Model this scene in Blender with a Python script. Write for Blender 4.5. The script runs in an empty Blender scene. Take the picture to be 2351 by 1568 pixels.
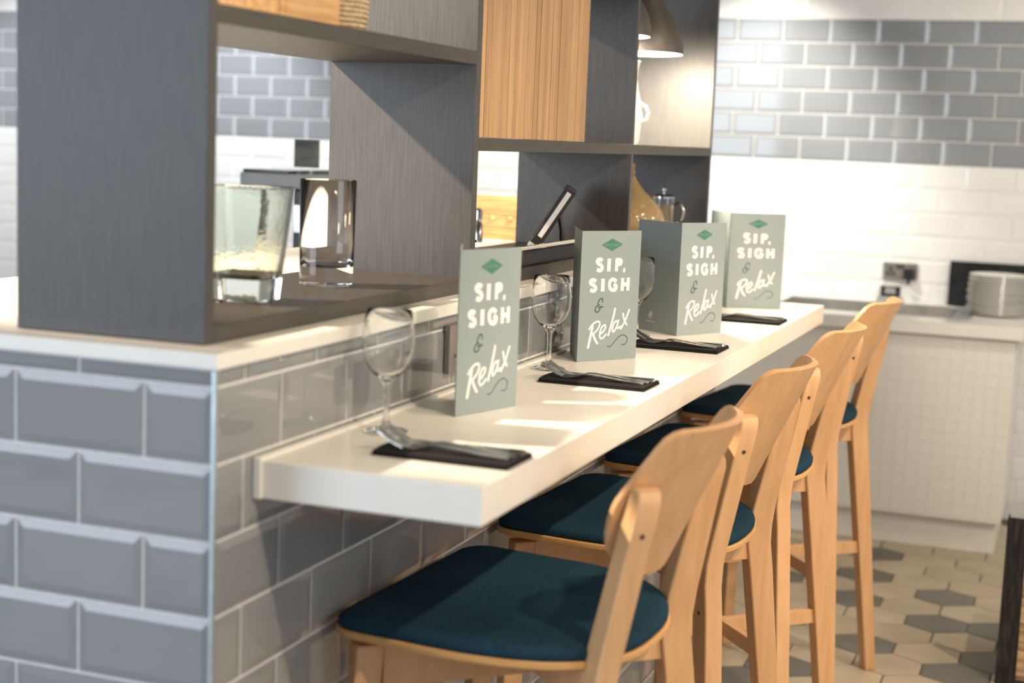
import bpy, bmesh, math, random
import numpy as np
from mathutils import Vector, Matrix
random.seed(7)
S = bpy.context.scene
C = S.collection
PI = math.pi

# ------------------------------------------------------------------ camera
yaw, pit, rol = 0.3508897, 0.1289578, 0.03973126
fw = Vector((-math.sin(yaw)*math.cos(pit), math.cos(yaw)*math.cos(pit), -math.sin(pit)))
rt = Vector((math.cos(yaw), math.sin(yaw), 0)); up = rt.cross(fw)
r2 = rt*math.cos(rol) + up*math.sin(rol); u2 = up*math.cos(rol) - rt*math.sin(rol)
cd = bpy.data.cameras.new('camera'); cam = bpy.data.objects.new('camera', cd); C.objects.link(cam)
M = Matrix((r2, u2, -fw)).transposed().to_4x4(); M.translation = Vector((1.0271016, -1.7024362, 1.5445341))
cam.matrix_world = M
cd.sensor_width = 36; cd.lens = 3532.68*36/2351; cd.clip_start = .05; cd.clip_end = 60
cd.dof.use_dof = True; cd.dof.focus_distance = 3.2; cd.dof.aperture_fstop = 2.8
S.camera = cam
S.view_settings.view_transform = 'Standard'; S.view_settings.look = 'None'
S.view_settings.gamma = 1; S.view_settings.use_curve_mapping = False
S.view_settings.exposure = 0.55

# ------------------------------------------------------------------ world and lights
W = bpy.data.worlds.new('world'); S.world = W; W.use_nodes = True
bgn = W.node_tree.nodes['Background']; bgn.inputs[0].default_value = (.82, .90, 1, 1); bgn.inputs[1].default_value = .52

def lamp(kind, name, loc, energy, color, target=None, size=.05, **k):
    d = bpy.data.lights.new(name, kind); d.energy = energy; d.color = color
    o = bpy.data.objects.new(name, d); C.objects.link(o); o.location = loc
    if target is not None:
        o.rotation_euler = (Vector(target)-Vector(loc)).to_track_quat('-Z', 'Y').to_euler()
    if kind == 'AREA':
        d.shape = 'RECTANGLE'; d.size, d.size_y = size
    else:
        d.shadow_soft_size = size
    for a, b in k.items(): setattr(d, a, b)
    return o
WARM = (1, .80, .57)
# shop-front daylight behind the camera
lamp('AREA', 'window_daylight', (-3.6, -4.4, 1.8), 122, (.74, .86, 1), (-.3, .6, 1.2), size=(3.2, 2.4))
# ceiling spots above the customers' side
for i, (lx, ly, tx, ty, e) in enumerate([(1.75, -.5, .35, .45, 78), (1.75, .65, .35, 1.5, 78), (1.75, 1.75, .35, 2.5, 78)]):
    lamp('SPOT', 'ceiling_spot_bar', (lx, ly, 2.66), e, WARM, (tx, ty, 1.0), size=.03, spot_size=math.radians(58), spot_blend=.5)
# small ceiling downlights
for lx, ly in ((.9, -1.0), (.9, .2), (.9, 1.4), (.9, 2.6), (2.4, -.4), (2.4, 1.2), (2.4, 2.8)): lamp('POINT', 'downlight', (lx, ly, 2.85), 5, WARM, size=.022)
# unseen warm lamps added at the right for bounce and under-bar fill
for ly in (-.2, 1.6, 3.4): lamp('POINT', 'warm_fill_light', (3.0, ly, 2.2), 34, WARM, size=.14)
# ceiling spots above the kitchen side
for lx, ly, tx, ty, e in [(-1.57, -.02, -.3, .75, 420), (-1.85, .95, -.25, 1.75, 130)]:
    lamp('SPOT', 'ceiling_spot_kitchen', (lx, ly, 2.66), e, WARM, (tx, ty, 1.35), size=.03, spot_size=math.radians(46), spot_blend=.5)
# back wall washes; the cool leftmost ones are added fill, tinted like daylight
for lx, ly, tx, e in [(-.40, 4.35, -.30, 170), (-1.7, 4.2, -1.7, 120), (-3.0, 4.2, -3.0, 130), (-4.3, 4.0, -4.3, 120), (1.3, 3.3, .9, 60)]:
    lamp('SPOT', 'back_wall_wash', (lx, ly, 2.8), e, (1, .94, .84) if lx > -2 else (.93, .96, 1), (tx, 5.2, 1.25), size=.04, spot_size=math.radians(62), spot_blend=.9)

# ------------------------------------------------------------------ materials
def mat(name, base, rough=.5, metal=0, spec=.5, coat=0, trans=0, ior=1.45, emit=None):
    m = bpy.data.materials.new(name); m.use_nodes = True
    b = m.node_tree.nodes['Principled BSDF']
    b.inputs['Base Color'].default_value = (*base, 1); b.inputs['Roughness'].default_value = rough
    b.inputs['Metallic'].default_value = metal; b.inputs['Specular IOR Level'].default_value = spec
    b.inputs['Coat Weight'].default_value = coat; b.inputs['Transmission Weight'].default_value = trans
    b.inputs['IOR'].default_value = ior
    if emit:
        b.inputs['Emission Color'].default_value = (*emit[:3], 1); b.inputs['Emission Strength'].default_value = emit[3]
    return m

def tex(m, c1, c2, scale=(1, 1, 1), ns=10, detail=4, bump=0, bdist=.001, lo=.35, hi=.65, coord='Object', rnd=0, rvar=None, dist=0):
    """procedural colour from stretched noise, optional bump, optional per-object brightness"""
    nt = m.node_tree; N = nt.nodes; L = nt.links; b = N['Principled BSDF']
    tc = N.new('ShaderNodeTexCoord'); mp = N.new('ShaderNodeMapping'); mp.inputs['Scale'].default_value = scale
    no = N.new('ShaderNodeTexNoise'); no.inputs['Scale'].default_value = ns; no.inputs['Detail'].default_value = detail
    no.inputs['Distortion'].default_value = dist
    rp = N.new('ShaderNodeValToRGB')
    rp.color_ramp.elements[0].position = lo; rp.color_ramp.elements[1].position = hi
    rp.color_ramp.elements[0].color = (*c1, 1); rp.color_ramp.elements[1].color = (*c2, 1)
    L.new(tc.outputs[coord], mp.inputs[0]); L.new(mp.outputs[0], no.inputs['Vector']); L.new(no.outputs[0], rp.inputs[0])
    out = rp.outputs[0]
    if rnd:
        oi = N.new('ShaderNodeObjectInfo'); mr = N.new('ShaderNodeMapRange')
        mr.inputs[3].default_value = 1-rnd; mr.inputs[4].default_value = 1+rnd
        hs = N.new('ShaderNodeHueSaturation'); L.new(oi.outputs['Random'], mr.inputs[0]); L.new(mr.outputs[0], hs.inputs['Value'])
        L.new(out, hs.inputs['Color']); out = hs.outputs[0]
        ad = N.new('ShaderNodeVectorMath'); ad.operation = 'ADD'; L.new(tc.outputs[coord], ad.inputs[0])
        sc = N.new('ShaderNodeMath'); sc.operation = 'MULTIPLY'; sc.inputs[1].default_value = 37; L.new(oi.outputs['Random'], sc.inputs[0])
        L.new(sc.outputs[0], ad.inputs[1]); L.new(ad.outputs[0], mp.inputs[0])
    L.new(out, b.inputs['Base Color'])
    if bump:
        bp = N.new('ShaderNodeBump'); bp.inputs['Strength'].default_value = bump; bp.inputs['Distance'].default_value = bdist
        L.new(no.outputs[0], bp.inputs['Height']); L.new(bp.outputs[0], b.inputs['Normal'])
    if rvar:
        mr2 = N.new('ShaderNodeMapRange'); mr2.inputs[3].default_value = rvar[0]; mr2.inputs[4].default_value = rvar[1]
        L.new(no.outputs[0], mr2.inputs[0]); L.new(mr2.outputs[0], b.inputs['Roughness'])
    return m

tile_grey = tex(mat('grey glazed tile', (.2, .2, .2), .055, spec=.6), (.245, .257, .268), (.265, .277, .288), ns=3, lo=.2, hi=.8, rnd=.03)
tile_white = tex(mat('white glazed tile', (.8, .8, .8), .09, spec=.6), (.76, .755, .73), (.80, .795, .77), ns=3, rnd=.02)
grout = tex(mat('pale grout', (.6, .6, .6), .9), (.68, .675, .65), (.76, .755, .73), ns=60)
dark_v = tex(mat('dark wood laminate upright', (.1, .09, .08), .42), (.040, .0385, .038), (.066, .063, .060), scale=(60, 60, 2.6), ns=4.5, detail=9, lo=.3, hi=.72, dist=.5, bump=.15, bdist=.0006)
dark_h = tex(mat('dark wood laminate board', (.1, .09, .08), .40), (.034, .030, .026), (.060, .053, .045), scale=(60, 2.6, 60), ns=4.5, detail=9, lo=.3, hi=.72, dist=.5, bump=.15, bdist=.0006)
white_solid = tex(mat('white solid surface', (.8, .8, .8), .25), (.80, .785, .74), (.83, .815, .77), ns=20)
white_lam = tex(mat('white laminate', (.8, .8, .8), .32), (.78, .765, .72), (.81, .795, .75), ns=12)
beech = tex(mat('beech veneer', (.6, .4, .2), .38), (.58, .33, .155), (.66, .40, .205), scale=(14, 14, 1.2), ns=4, detail=6, lo=.3, hi=.7, dist=.4, rnd=.03)
beech_edge = tex(mat('beech ply edge', (.6, .4, .2), .45), (.52, .27, .09), (.66, .39, .16), scale=(2, 2, 160), ns=4, detail=3)
fabric = tex(mat('teal wool fabric', (.02, .05, .08), 1, spec=.05), (.009, .026, .042), (.023, .060, .092), ns=420, detail=3, bump=.5, bdist=.0012)
glass = mat('clear glass', (1, 1, 1), .0, trans=1, ior=1.36)
glass_y = mat('thick pressed glass', (.97, 1, .93), .0, trans=1, ior=1.38)
_nt = glass_y.node_tree; _no = _nt.nodes.new('ShaderNodeTexNoise'); _no.inputs['Scale'].default_value = 28; _bp = _nt.nodes.new('ShaderNodeBump'); _bp.inputs['Strength'].default_value = .05; _bp.inputs['Distance'].default_value = .004
_nt.links.new(_no.outputs[0], _bp.inputs['Height']); _nt.links.new(_bp.outputs[0], _nt.nodes['Principled BSDF'].inputs['Normal'])
amber = mat('amber glass', (.80, .63, .36), .04, trans=.78, ior=1.4)
steel = tex(mat('polished steel', (.7, .7, .7), .16, 1), (.46, .455, .45), (.58, .575, .565), ns=30)
brushed = tex(mat('brushed steel', (.5, .5, .5), .33, 1), (.48, .47, .45), (.62, .60, .57), scale=(3, 60, 3), ns=5)
satin = tex(mat('satin socket plate', (.3, .28, .26), .38, .8), (.27, .245, .225), (.34, .31, .29), scale=(3, 60, 3), ns=5)
black_cloth = tex(mat('black napkin cloth', (.01, .01, .01), .9, spec=.2), (.008, .008, .009), (.018, .018, .02), ns=300, bump=.4)
black_pl = tex(mat('black plastic', (.02, .02, .02), .35), (.012, .012, .013), (.022, .022, .024), ns=30)
black_gloss = tex(mat('black gloss', (.01, .01, .01), .08), (.008, .008, .009), (.013, .013, .014), ns=10)
menu_m = tex(mat('sage green card', (.35, .42, .39), .5), (.262, .318, .322), (.28, .336, .340), ns=6)
print_white = tex(mat('white print', (.85, .85, .82), .5), (.84, .82, .79), (.88, .86, .83), ns=20)
print_green = tex(mat('green print', (.05, .2, .13), .5), (.042, .175, .115), (.055, .205, .135), ns=20)
print_dark = tex(mat('dark green print', (.05, .12, .1), .5), (.045, .10, .08), (.06, .13, .105), ns=20)
oak = tex(mat('oak strip', (.5, .33, .17), .5), (.32, .185, .088), (.45, .29, .15), scale=(30, 30, 1.6), ns=4, detail=8, lo=.25, hi=.75, dist=.5, rnd=.17, bump=.2, bdist=.001)
crate_m = tex(mat('pine crate wood', (.6, .38, .2), .6), (.50, .28, .11), (.66, .42, .19), scale=(25, 2, 25), ns=4, detail=6, rnd=.06)
crate_x = tex(mat('pine crate wood along', (.6, .38, .2), .6), (.50, .28, .11), (.66, .42, .19), scale=(2, 25, 25), ns=4, detail=6, rnd=.06)
rope_m = tex(mat('jute rope', (.55, .42, .28), .9), (.42, .31, .19), (.62, .48, .32), ns=140, detail=4, bump=.6)
lamp_m = tex(mat('taupe enamel', (.12, .10, .085), .45), (.052, .046, .042), (.064, .057, .052), ns=8)
lamp_in = mat('white enamel inside', (.9, .88, .82), .4)
bulb_m = mat('bulb glow', (1, .9, .7), .4, emit=(1, .86, .62, 30))
hex_l = tex(mat('cream floor tile', (.5, .45, .37), .45), (.46, .39, .285), (.55, .475, .36), scale=(1, 1, 1), ns=7, detail=6, rnd=.05, rvar=(.38, .55))
hex_d = tex(mat('grey floor tile', (.16, .16, .15), .45), (.135, .135, .125), (.185, .18, .165), ns=7, detail=6, rnd=.06, rvar=(.38, .55))
hex_g = tex(mat('floor grout', (.2, .17, .13), .9), (.09, .075, .055), (.14, .12, .09), ns=50)
plaster = tex(mat('painted plaster', (.7, .68, .64), .8), (.66, .645, .61), (.70, .685, .65), ns=6)
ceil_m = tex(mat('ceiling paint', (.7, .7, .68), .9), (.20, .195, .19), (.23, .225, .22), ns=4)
china = tex(mat('white china', (.8, .8, .77), .15), (.77, .76, .72), (.80, .79, .75), ns=8)
cable_m = tex(mat('white cable', (.75, .75, .72), .5), (.70, .70, .66), (.78, .77, .74), ns=20)
slate = tex(mat('black slate', (.02, .02, .02), .12, spec=.3), (.012, .013, .013), (.024, .025, .025), ns=14)
grey_pl = tex(mat('grey plastic', (.3, .3, .3), .5), (.27, .28, .28), (.33, .34, .34), ns=14)
iron = tex(mat('black iron', (.03, .03, .03), .45, .4), (.018, .018, .018), (.075, .072, .068), scale=(30, 30, 4), ns=4, detail=8, lo=.4, hi=.85, bump=.3)
plank_m = tex(mat('rustic plank', (.55, .38, .22), .6), (.40, .25, .12), (.70, .50, .30), scale=(2, 20, 20), ns=4, detail=7, rnd=.12)
trim_m = tex(mat('brushed corner trim', (.55, .6, .62), .3, .7), (.42, .50, .53), (.56, .63, .66), ns=20)
bolt_m = mat('brown bolt head', (.07, .035, .02), .5)
glint_rod_m = mat('rod with glint colour', (.82, .80, .76), .3, .35)  # pale base colour stands in for kitchen light glinting off the ribs
grey_l = mat('pale grey band', (.5, .5, .48), .5)
red_m = mat('red knob', (.45, .06, .03), .4)

# ------------------------------------------------------------------ mesh helpers
def link(name, me, m=None, parent=None, smooth=0, loc=None):
    o = bpy.data.objects.new(name, me); C.objects.link(o)
    if m is not None and not me.materials: me.materials.append(m)
    if smooth:
        me.shade_smooth(); me.set_sharp_from_angle(angle=math.radians(smooth))
    if parent is not None: o.parent = parent
    if loc is not None: o.location = loc
    return o
def mk(name, vf, m=None, parent=None, smooth=0, bevel=0, loc=None, seg=2):
    v, f = vf
    me = bpy.data.meshes.new(name); me.from_pydata([tuple(map(float, p)) for p in v], [], f); me.validate(); me.update()
    bm = bmesh.new(); bm.from_mesh(me); bmesh.ops.recalc_face_normals(bm, faces=bm.faces); bm.to_mesh(me); bm.free()
    o = link(name, me, m, parent, smooth, loc)
    if bevel:
        b = o.modifiers.new('bevel', 'BEVEL'); b.width = bevel; b.segments = seg; b.limit_method = 'ANGLE'; b.angle_limit = math.radians(40)
        b.harden_normals = False
    return o
def join(*vfs):
    V, F = [], []
    for v, f in vfs:
        n = len(V); V += [tuple(p) for p in v]; F += [tuple(i+n for i in q) for q in f]
    return V, F
def box(x0, x1, y0, y1, z0, z1):
    return ([(x0, y0, z0), (x1, y0, z0), (x1, y1, z0), (x0, y1, z0), (x0, y0, z1), (x1, y0, z1), (x1, y1, z1), (x0, y1, z1)],
            [(0, 3, 2, 1), (4, 5, 6, 7), (0, 1, 5, 4), (1, 2, 6, 5), (2, 3, 7, 6), (3, 0, 4, 7)])
def lathe(prof, n=40, cx=0, cy=0, closed=False):
    V, F = [], []
    for r, z in prof:
        for i in range(n):
            a = 2*PI*i/n; V.append((cx+r*math.cos(a), cy+r*math.sin(a), z))
    k = len(prof)
    for j in range(k if closed else k-1):
        j2 = (j+1) % k
        for i in range(n):
            F.append((j*n+i, j*n+(i+1) % n, j2*n+(i+1) % n, j2*n+i))
    if not closed:
        F.append(tuple(range(n))); F.append(tuple((k-1)*n+i for i in range(n)))
    return V, F
def loft(secs, caps=True):
    n = len(secs[0]); V = [p for s in secs for p in s]; F = []
    for j in range(len(secs)-1):
        for i in range(n):
            F.append((j*n+i, j*n+(i+1) % n, (j+1)*n+(i+1) % n, (j+1)*n+i))
    if caps: F.append(tuple(range(n))); F.append(tuple((len(secs)-1)*n+i for i in range(n)))
    return V, F
def tube(path, r, n=10):
    P = [Vector(p) for p in path]; secs = []
    pn = None
    for i, p in enumerate(P):
        t = (P[min(i+1, len(P)-1)]-P[max(i-1, 0)]).normalized()
        if pn is None:
            pn = t.orthogonal().normalized()
        pn = (pn - t*pn.dot(t)).normalized(); b = t.cross(pn)
        rr = r[i] if isinstance(r, (list, tuple)) else r
        secs.append([tuple(p+pn*rr*math.cos(2*PI*k/n)+b*rr*math.sin(2*PI*k/n)) for k in range(n)])
    return loft(secs)
def prism(pts, z0, z1):
    n = len(pts); V = [(x, y, z0) for x, y in pts]+[(x, y, z1) for x, y in pts]
    return V, [tuple(range(n-1, -1, -1)), tuple(range(n, 2*n))]+[(i, (i+1) % n, n+(i+1) % n, n+i) for i in range(n)]
def smoothpath(pts, k=4):
    """Catmull-Rom"""
    P = [np.array(p, float) for p in pts]
    if len(P) < 3: return [tuple(p) for p in P]
    Q = [2*P[0]-P[1]]+P+[2*P[-1]-P[-2]]; out = []
    for i in range(1, len(Q)-2):
        for j in range(k):
            t = j/k; a, b, c, d = Q[i-1:i+3]
            out.append(.5*((2*b)+(-a+c)*t+(2*a-5*b+4*c-d)*t*t+(-a+3*b-3*c+d)*t**3))
    out.append(P[-1]); return [tuple(p) for p in out]
def empty(name, label, cat, loc=(0, 0, 0), group=None):
    o = bpy.data.objects.new(name, None); C.objects.link(o); o.location = loc; o.empty_display_size = .05
    return tag(o, label, cat, group)
def tag(o, label, cat, group=None):
    o['label'] = label; o['category'] = cat
    if group: o['group'] = group
    return o
def structure(o): o['kind'] = 'structure'; return o
def stuff(o): o['kind'] = 'stuff'; return o
def copy_tree(o, parent=None):
    c = o.copy(); C.objects.link(c)
    if parent is not None: c.parent = parent
    for ch in list(o.children): copy_tree(ch, c)
    return c

# ------------------------------------------------------------------ tiles
PH, PW, GAP = .103, .2047, .0042
def tile_vf(w, h, axis, sgn, depth=.006, bev=.012):
    """bevelled metro tile: centre of its face at the origin, facing sgn*axis"""
    bx = min(bev, w*.3); bz = min(bev, h*.3)
    o = [(-w/2, -h/2), (w/2, -h/2), (w/2, h/2), (-w/2, h/2)]; i = [(-w/2+bx, -h/2+bz), (w/2-bx, -h/2+bz), (w/2-bx, h/2-bz), (-w/2+bx, h/2-bz)]
    L = [(p, -depth) for p in o]+[(p, -.0021) for p in o]+[(p, 0) for p in i]
    V = [((d*sgn, p[0], p[1]) if axis == 'x' else (p[0], d*sgn, p[1])) for p, d in L]
    F = []
    for a in (0, 4):
        for k in range(4): F.append((a+k, a+(k+1) % 4, a+4+(k+1) % 4, a+4+k))
    F.append((8, 9, 10, 11))
    return V, F
_tm = {}
def tile(parent, axis, sgn, u0, u1, z0, z1, plane, m):
    w, h = u1-u0-GAP, z1-z0-GAP
    if w < .006 or h < .006: return
    key = (axis, sgn, round(w, 4), round(h, 4), m.name)
    loc = (plane, (u0+u1)/2, (z0+z1)/2) if axis == 'x' else ((u0+u1)/2, plane, (z0+z1)/2)
    if key not in _tm:
        o = mk('tile', tile_vf(w, h, axis, sgn), m, parent, bevel=0, loc=loc); _tm[key] = o.data
    else:
        o = link('tile', _tm[key], None, parent, loc=loc)
    return o

# ------------------------------------------------------------------ room shell
floor = structure(mk('floor', box(-5, 4, -4, 5.4, -.06, -.0015), hex_g))
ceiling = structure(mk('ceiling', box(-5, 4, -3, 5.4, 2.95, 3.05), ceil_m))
structure(mk('wall_left', box(-5.1, -5, -2, 5.4, 0, 2.95), plaster))
YB = 5.2027; ZB = 1.5146; XB = -.48537
wall_back = structure(mk('wall_back', box(-5, 4, YB+.0029, YB+.2, 0, 2.95), grout))
rest = []
for k in range(-15, 14):
    z0 = ZB+k*PH; z1 = z0+PH
    off = 0 if k % 2 else PW/2
    m = tile_grey if 0 <= k < 6 else tile_white
    for c in range(-23, 23):
        x0 = XB+off+c*PW; x1 = x0+PW; xm = (x0+x1)/2
        if x0 < -5 or x1 > 4 or z0 < 0: continue
        vis = (-6 <= k <= 7) and (-.62 < xm < 1.2 or (-3.4 < xm < -2.35 and k >= -2) or (-1.9 < xm < -1.3 and k < 1))
        if vis: tile(wall_back, 'y', -1, x0, x1, z0, z1, YB, m)
        else: rest.append((x0, x1, z0, z1, m))
for m in (tile_grey, tile_white):
    V, F = [], []
    for x0, x1, z0, z1, mm in rest:
        if mm is not m: continue
        v, f = tile_vf(x1-x0-GAP, z1-z0-GAP, 'y', -1); n = len(V); cx, cz = (x0+x1)/2, (z0+z1)/2
        V += [(a+cx, b+YB, c+cz) for a, b, c in v]; F += [tuple(i+n for i in q) for q in f]
    stuff(mk('tile_field', (V, F), m, wall_back))

# hexagonal floor tiles
DARK = {(0, 0), (-2, 0), (-2, 1), (1, -2), (-1, -2), (-4, -1), (-4, 1), (-5, 0), (3, -2), (0, -3), (1, -4), (-5, -4), (-7, -4), (-7, -3), (-6, -2), (-3, -3), (4, 2)}
HX, HY = .2015, .1665
def hex_vf(cx=0, cy=0, g=.0028):
    a, b, c = HX/2-g, .0555-g*.3, .111-g
    o = [(0, -c), (a, -b), (a, b), (0, c), (-a, b), (-a, -b)]; s = .985
    V = [(cx+x, cy+y, -.0015) for x, y in o]+[(cx+x, cy+y, -.0006) for x, y in o]+[(cx+x*s, cy+y*s, 0) for x, y in o]
    F = [(i, (i+1) % 6, 6+(i+1) % 6, 6+i) for i in range(6)]+[(6+i, 6+(i+1) % 6, 12+(i+1) % 6, 12+i) for i in range(6)]+[tuple(range(12, 18))]
    return V, F
hm = {}; fl, fd = ([], []), ([], [])
for r in range(-46, 10):
    for c in range(-28, 17):
        x = .6785+(r % 2)*.1+c*HX; y = 3.83+r*HY
        if y > 5.1 or x < -4.9 or x > 3.9: continue
        if -.80 < x < 0 and .05 < y < 2.95: continue
        vis = .0 < x < 1.3 and 1.75 < y < 4.75
        dark = (r, c) in DARK if vis else random.random() < .3
        if vis:
            if dark in hm: link('floor_tile', hm[dark], None, floor, loc=(x, y, 0))
            else: hm[dark] = mk('floor_tile', hex_vf(), hex_d if dark else hex_l, floor, loc=(x, y, 0)).data
        else:
            V, F = fd if dark else fl
            v, f = hex_vf(x, y); n = len(V); V += v; F += [tuple(i+n for i in q) for q in f]
stuff(mk('floor_tile_field', fl, hex_l, floor)); stuff(mk('floor_tile_field', fd, hex_d, floor))

# ------------------------------------------------------------------ tiled partition
YE = 2.97
part = structure(mk('wall_partition', box(-.80, -.0029, .0029, YE, 0, 1.238), grout))
OY, OX, Z0 = .0802, -.1072, 1.215
for r in range(0, 13):
    z1 = Z0-(r-1)*PH; z0 = z1-PH
    if r == 0: z0, z1 = Z0, 1.2385
    z0 = max(z0, 0)
    s = OY+(PW/2 if r % 2 else 0); ys = [.001]+[s+k*PW for k in range(-1, 16) if .01 < s+k*PW < YE]+[YE]
    for a, b in zip(ys, ys[1:]): tile(part, 'x', 1, a, b, z0, z1, 0, tile_grey)
    s = OX-(0 if r % 2 else PW/2); xs = [-.001]+[s-k*PW for k in range(0, 5) if s-k*PW > -.79]+[-.80]
    for a, b in zip(xs, xs[1:]): tile(part, 'y', -1, b, a, z0, z1, 0, tile_grey)
mk('corner_trim', box(-.0035, .0035, -.0035, .0035, 0, 1.2385), trim_m, part, bevel=.0015)

# white ledge on the partition
led = mk('ledge', box(-.815, .008, -.008, YE+.01, 1.2395, 1.261), white_solid, bevel=.002)
tag(led, 'white solid surface ledge capping the grey tiled partition, under the dark shelving', 'ledge')

# ------------------------------------------------------------------ wall mounted bar top
bar = empty('bar_counter', 'long white bar top fixed to the grey tiled partition, laid with place settings', 'counter', (0, .1, 1.103))
mk('slab', box(.0125, .333, .106-.1, 2.86-.1, -.053, 0), white_lam, bar, bevel=.0015)
mk('sealing_strip', join(box(.001, .0125, .1-.1, 2.86-.1, -.053, .004)), white_solid, bar, bevel=.001)

# socket on the partition behind the first menu
so = empty('wall_socket', 'steel double wall socket on the grey tiles half hidden behind nearest menu', 'socket', (0, .83, 1.18))
mk('faceplate', box(0.001, .012, -.073, .073, -.043, .043), satin, so, bevel=.002)
for yy in (-.035, .035):
    mk('pin_slots', join(box(.0122, .0128, yy-.004, yy+.004, .006, .018), box(.0122, .0128, yy-.014, yy-.006, -.016, -.010), box(.0122, .0128, yy+.006, yy+.014, -.016, -.010)), black_pl, so)
for yy in (-.012, .012): mk('switch', box(.0122, .015, yy-.007, yy+.007, .020, .032), black_pl, so, bevel=.001)

# ------------------------------------------------------------------ dark shelving unit
X0, X1 = -.345, -.045
sh = empty('shelving_unit', 'dark wood open shelving unit standing on the white ledge of the partition', 'shelving', (-.2, 1.5, 1.262))
sh_off = Vector((.2, -1.5, -1.262))
def shb(name, x0, x1, y0, y1, z0, z1, m, bev=.001):
    v, f = box(x0, x1, y0, y1, z0, z1)
    return mk(name, ([tuple(Vector(p)+sh_off) for p in v], f), m, sh, bevel=bev)
ZT = 2.35
shb('side_panel', X0, X1, .048, .070, 1.262, ZT, dark_v)
shb('upright', X0, X1, .978, 1.003, 1.262, ZT, dark_v)
shb('divider', X0, X1+.0005, 2.040, 2.060, 1.2875, 1.525, dark_v)
shb('divider', X0, X1+.0005, 2.040, 2.060, 1.5505, ZT, dark_v)
shb('side_panel', X0, X1, 2.900, 2.923, 1.262, ZT, dark_v)
shb('bottom_board', X0, X1, .070, .978, 1.262, 1.287, dark_h)
shb('bottom_board', X0, X1, 1.003, 2.900, 1.262, 1.287, dark_h)
shb('shelf', X0, X1, .070, .978, 1.683, 1.708, dark_h)
shb('shelf', X0, X1, 1.003, 2.900, 1.525, 1.550, dark_h)
shb('shelf', X0, X1, 1.003, 2.0395, 1.905, 1.930, dark_h); shb('top_board', X0, X1, .048, 2.923, ZT, ZT+.025, dark_h)
N = 26; y0, y1 = 1.0035, 1.658
w = (y1-y0)/N
for i in range(N):
    d = random.uniform(0, .0026)
    shb('slat', X1-.020, X1-.0005-d, y0+i*w+.00015, y0+(i+1)*w-.00015, 1.5505, ZT-.001, oak, .0005)

# ------------------------------------------------------------------ glass helper shapes
def wine_glass(loc, label, group):
    t = empty('wine_glass', label, 'wine glass', loc, group)
    outer = [(.0, .0), (.030, .0), (.0335, .0012), (.033, .0028), (.022, .006), (.010, .010), (.0055, .016), (.0045, .03), (.0042, .055), (.0055, .072), (.012, .081), (.023, .090), (.032, .102), (.0375, .118), (.0395, .134), (.0388, .152), (.0365, .170), (.0343, .185)]
    inner = [(.0335, .1855), (.0332, .185), (.0353, .170), (.0376, .152), (.0383, .134), (.0362, .118), (.0305, .1035), (.021, .0925), (.010, .085), (.0, .0835)]
    n = 48; P = outer+inner; V, F = [], []
    for r, z in P:
        if r == 0: V.append([(0, 0, z)])
        else: V.append([(r*math.cos(2*PI*i/n), r*math.sin(2*PI*i/n), z) for i in range(n)])
    off = []; k = 0
    for ring in V: off.append(k); k += len(ring)
    flat = [p for ring in V for p in ring]
    for j in range(len(P)-1):
        a, b = V[j], V[j+1]
        for i in range(n):
            i2 = (i+1) % n
            if len(a) == 1: F.append((off[j], off[j+1]+i2, off[j+1]+i))
            elif len(b) == 1: F.append((off[j]+i, off[j]+i2, off[j+1]))
            else: F.append((off[j]+i, off[j]+i2, off[j+1]+i2, off[j+1]+i))
    # split in three parts at the stem so that foot, stem and bowl can be told apart
    mk('glass_body', (flat, F), glass, t, smooth=60)
    return t

ZB1 = 1.103
gl = [((.068, .380), 'wine glass nearest the camera, standing on the bar beside nearest menu'),
      ((.064, 1.143), 'wine glass on the bar between the nearest and the second menu'),
      ((.064, 1.775), 'wine glass on the bar half hidden behind the second menu'),
      ((.050, 2.46), 'wine glass at the far end of the bar, hidden behind the third menu')]
g0 = None
for (x, y), lb in gl:
    g0 = wine_glass((x, y, ZB1+.0003), lb, 'wine glasses on the bar')

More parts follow.
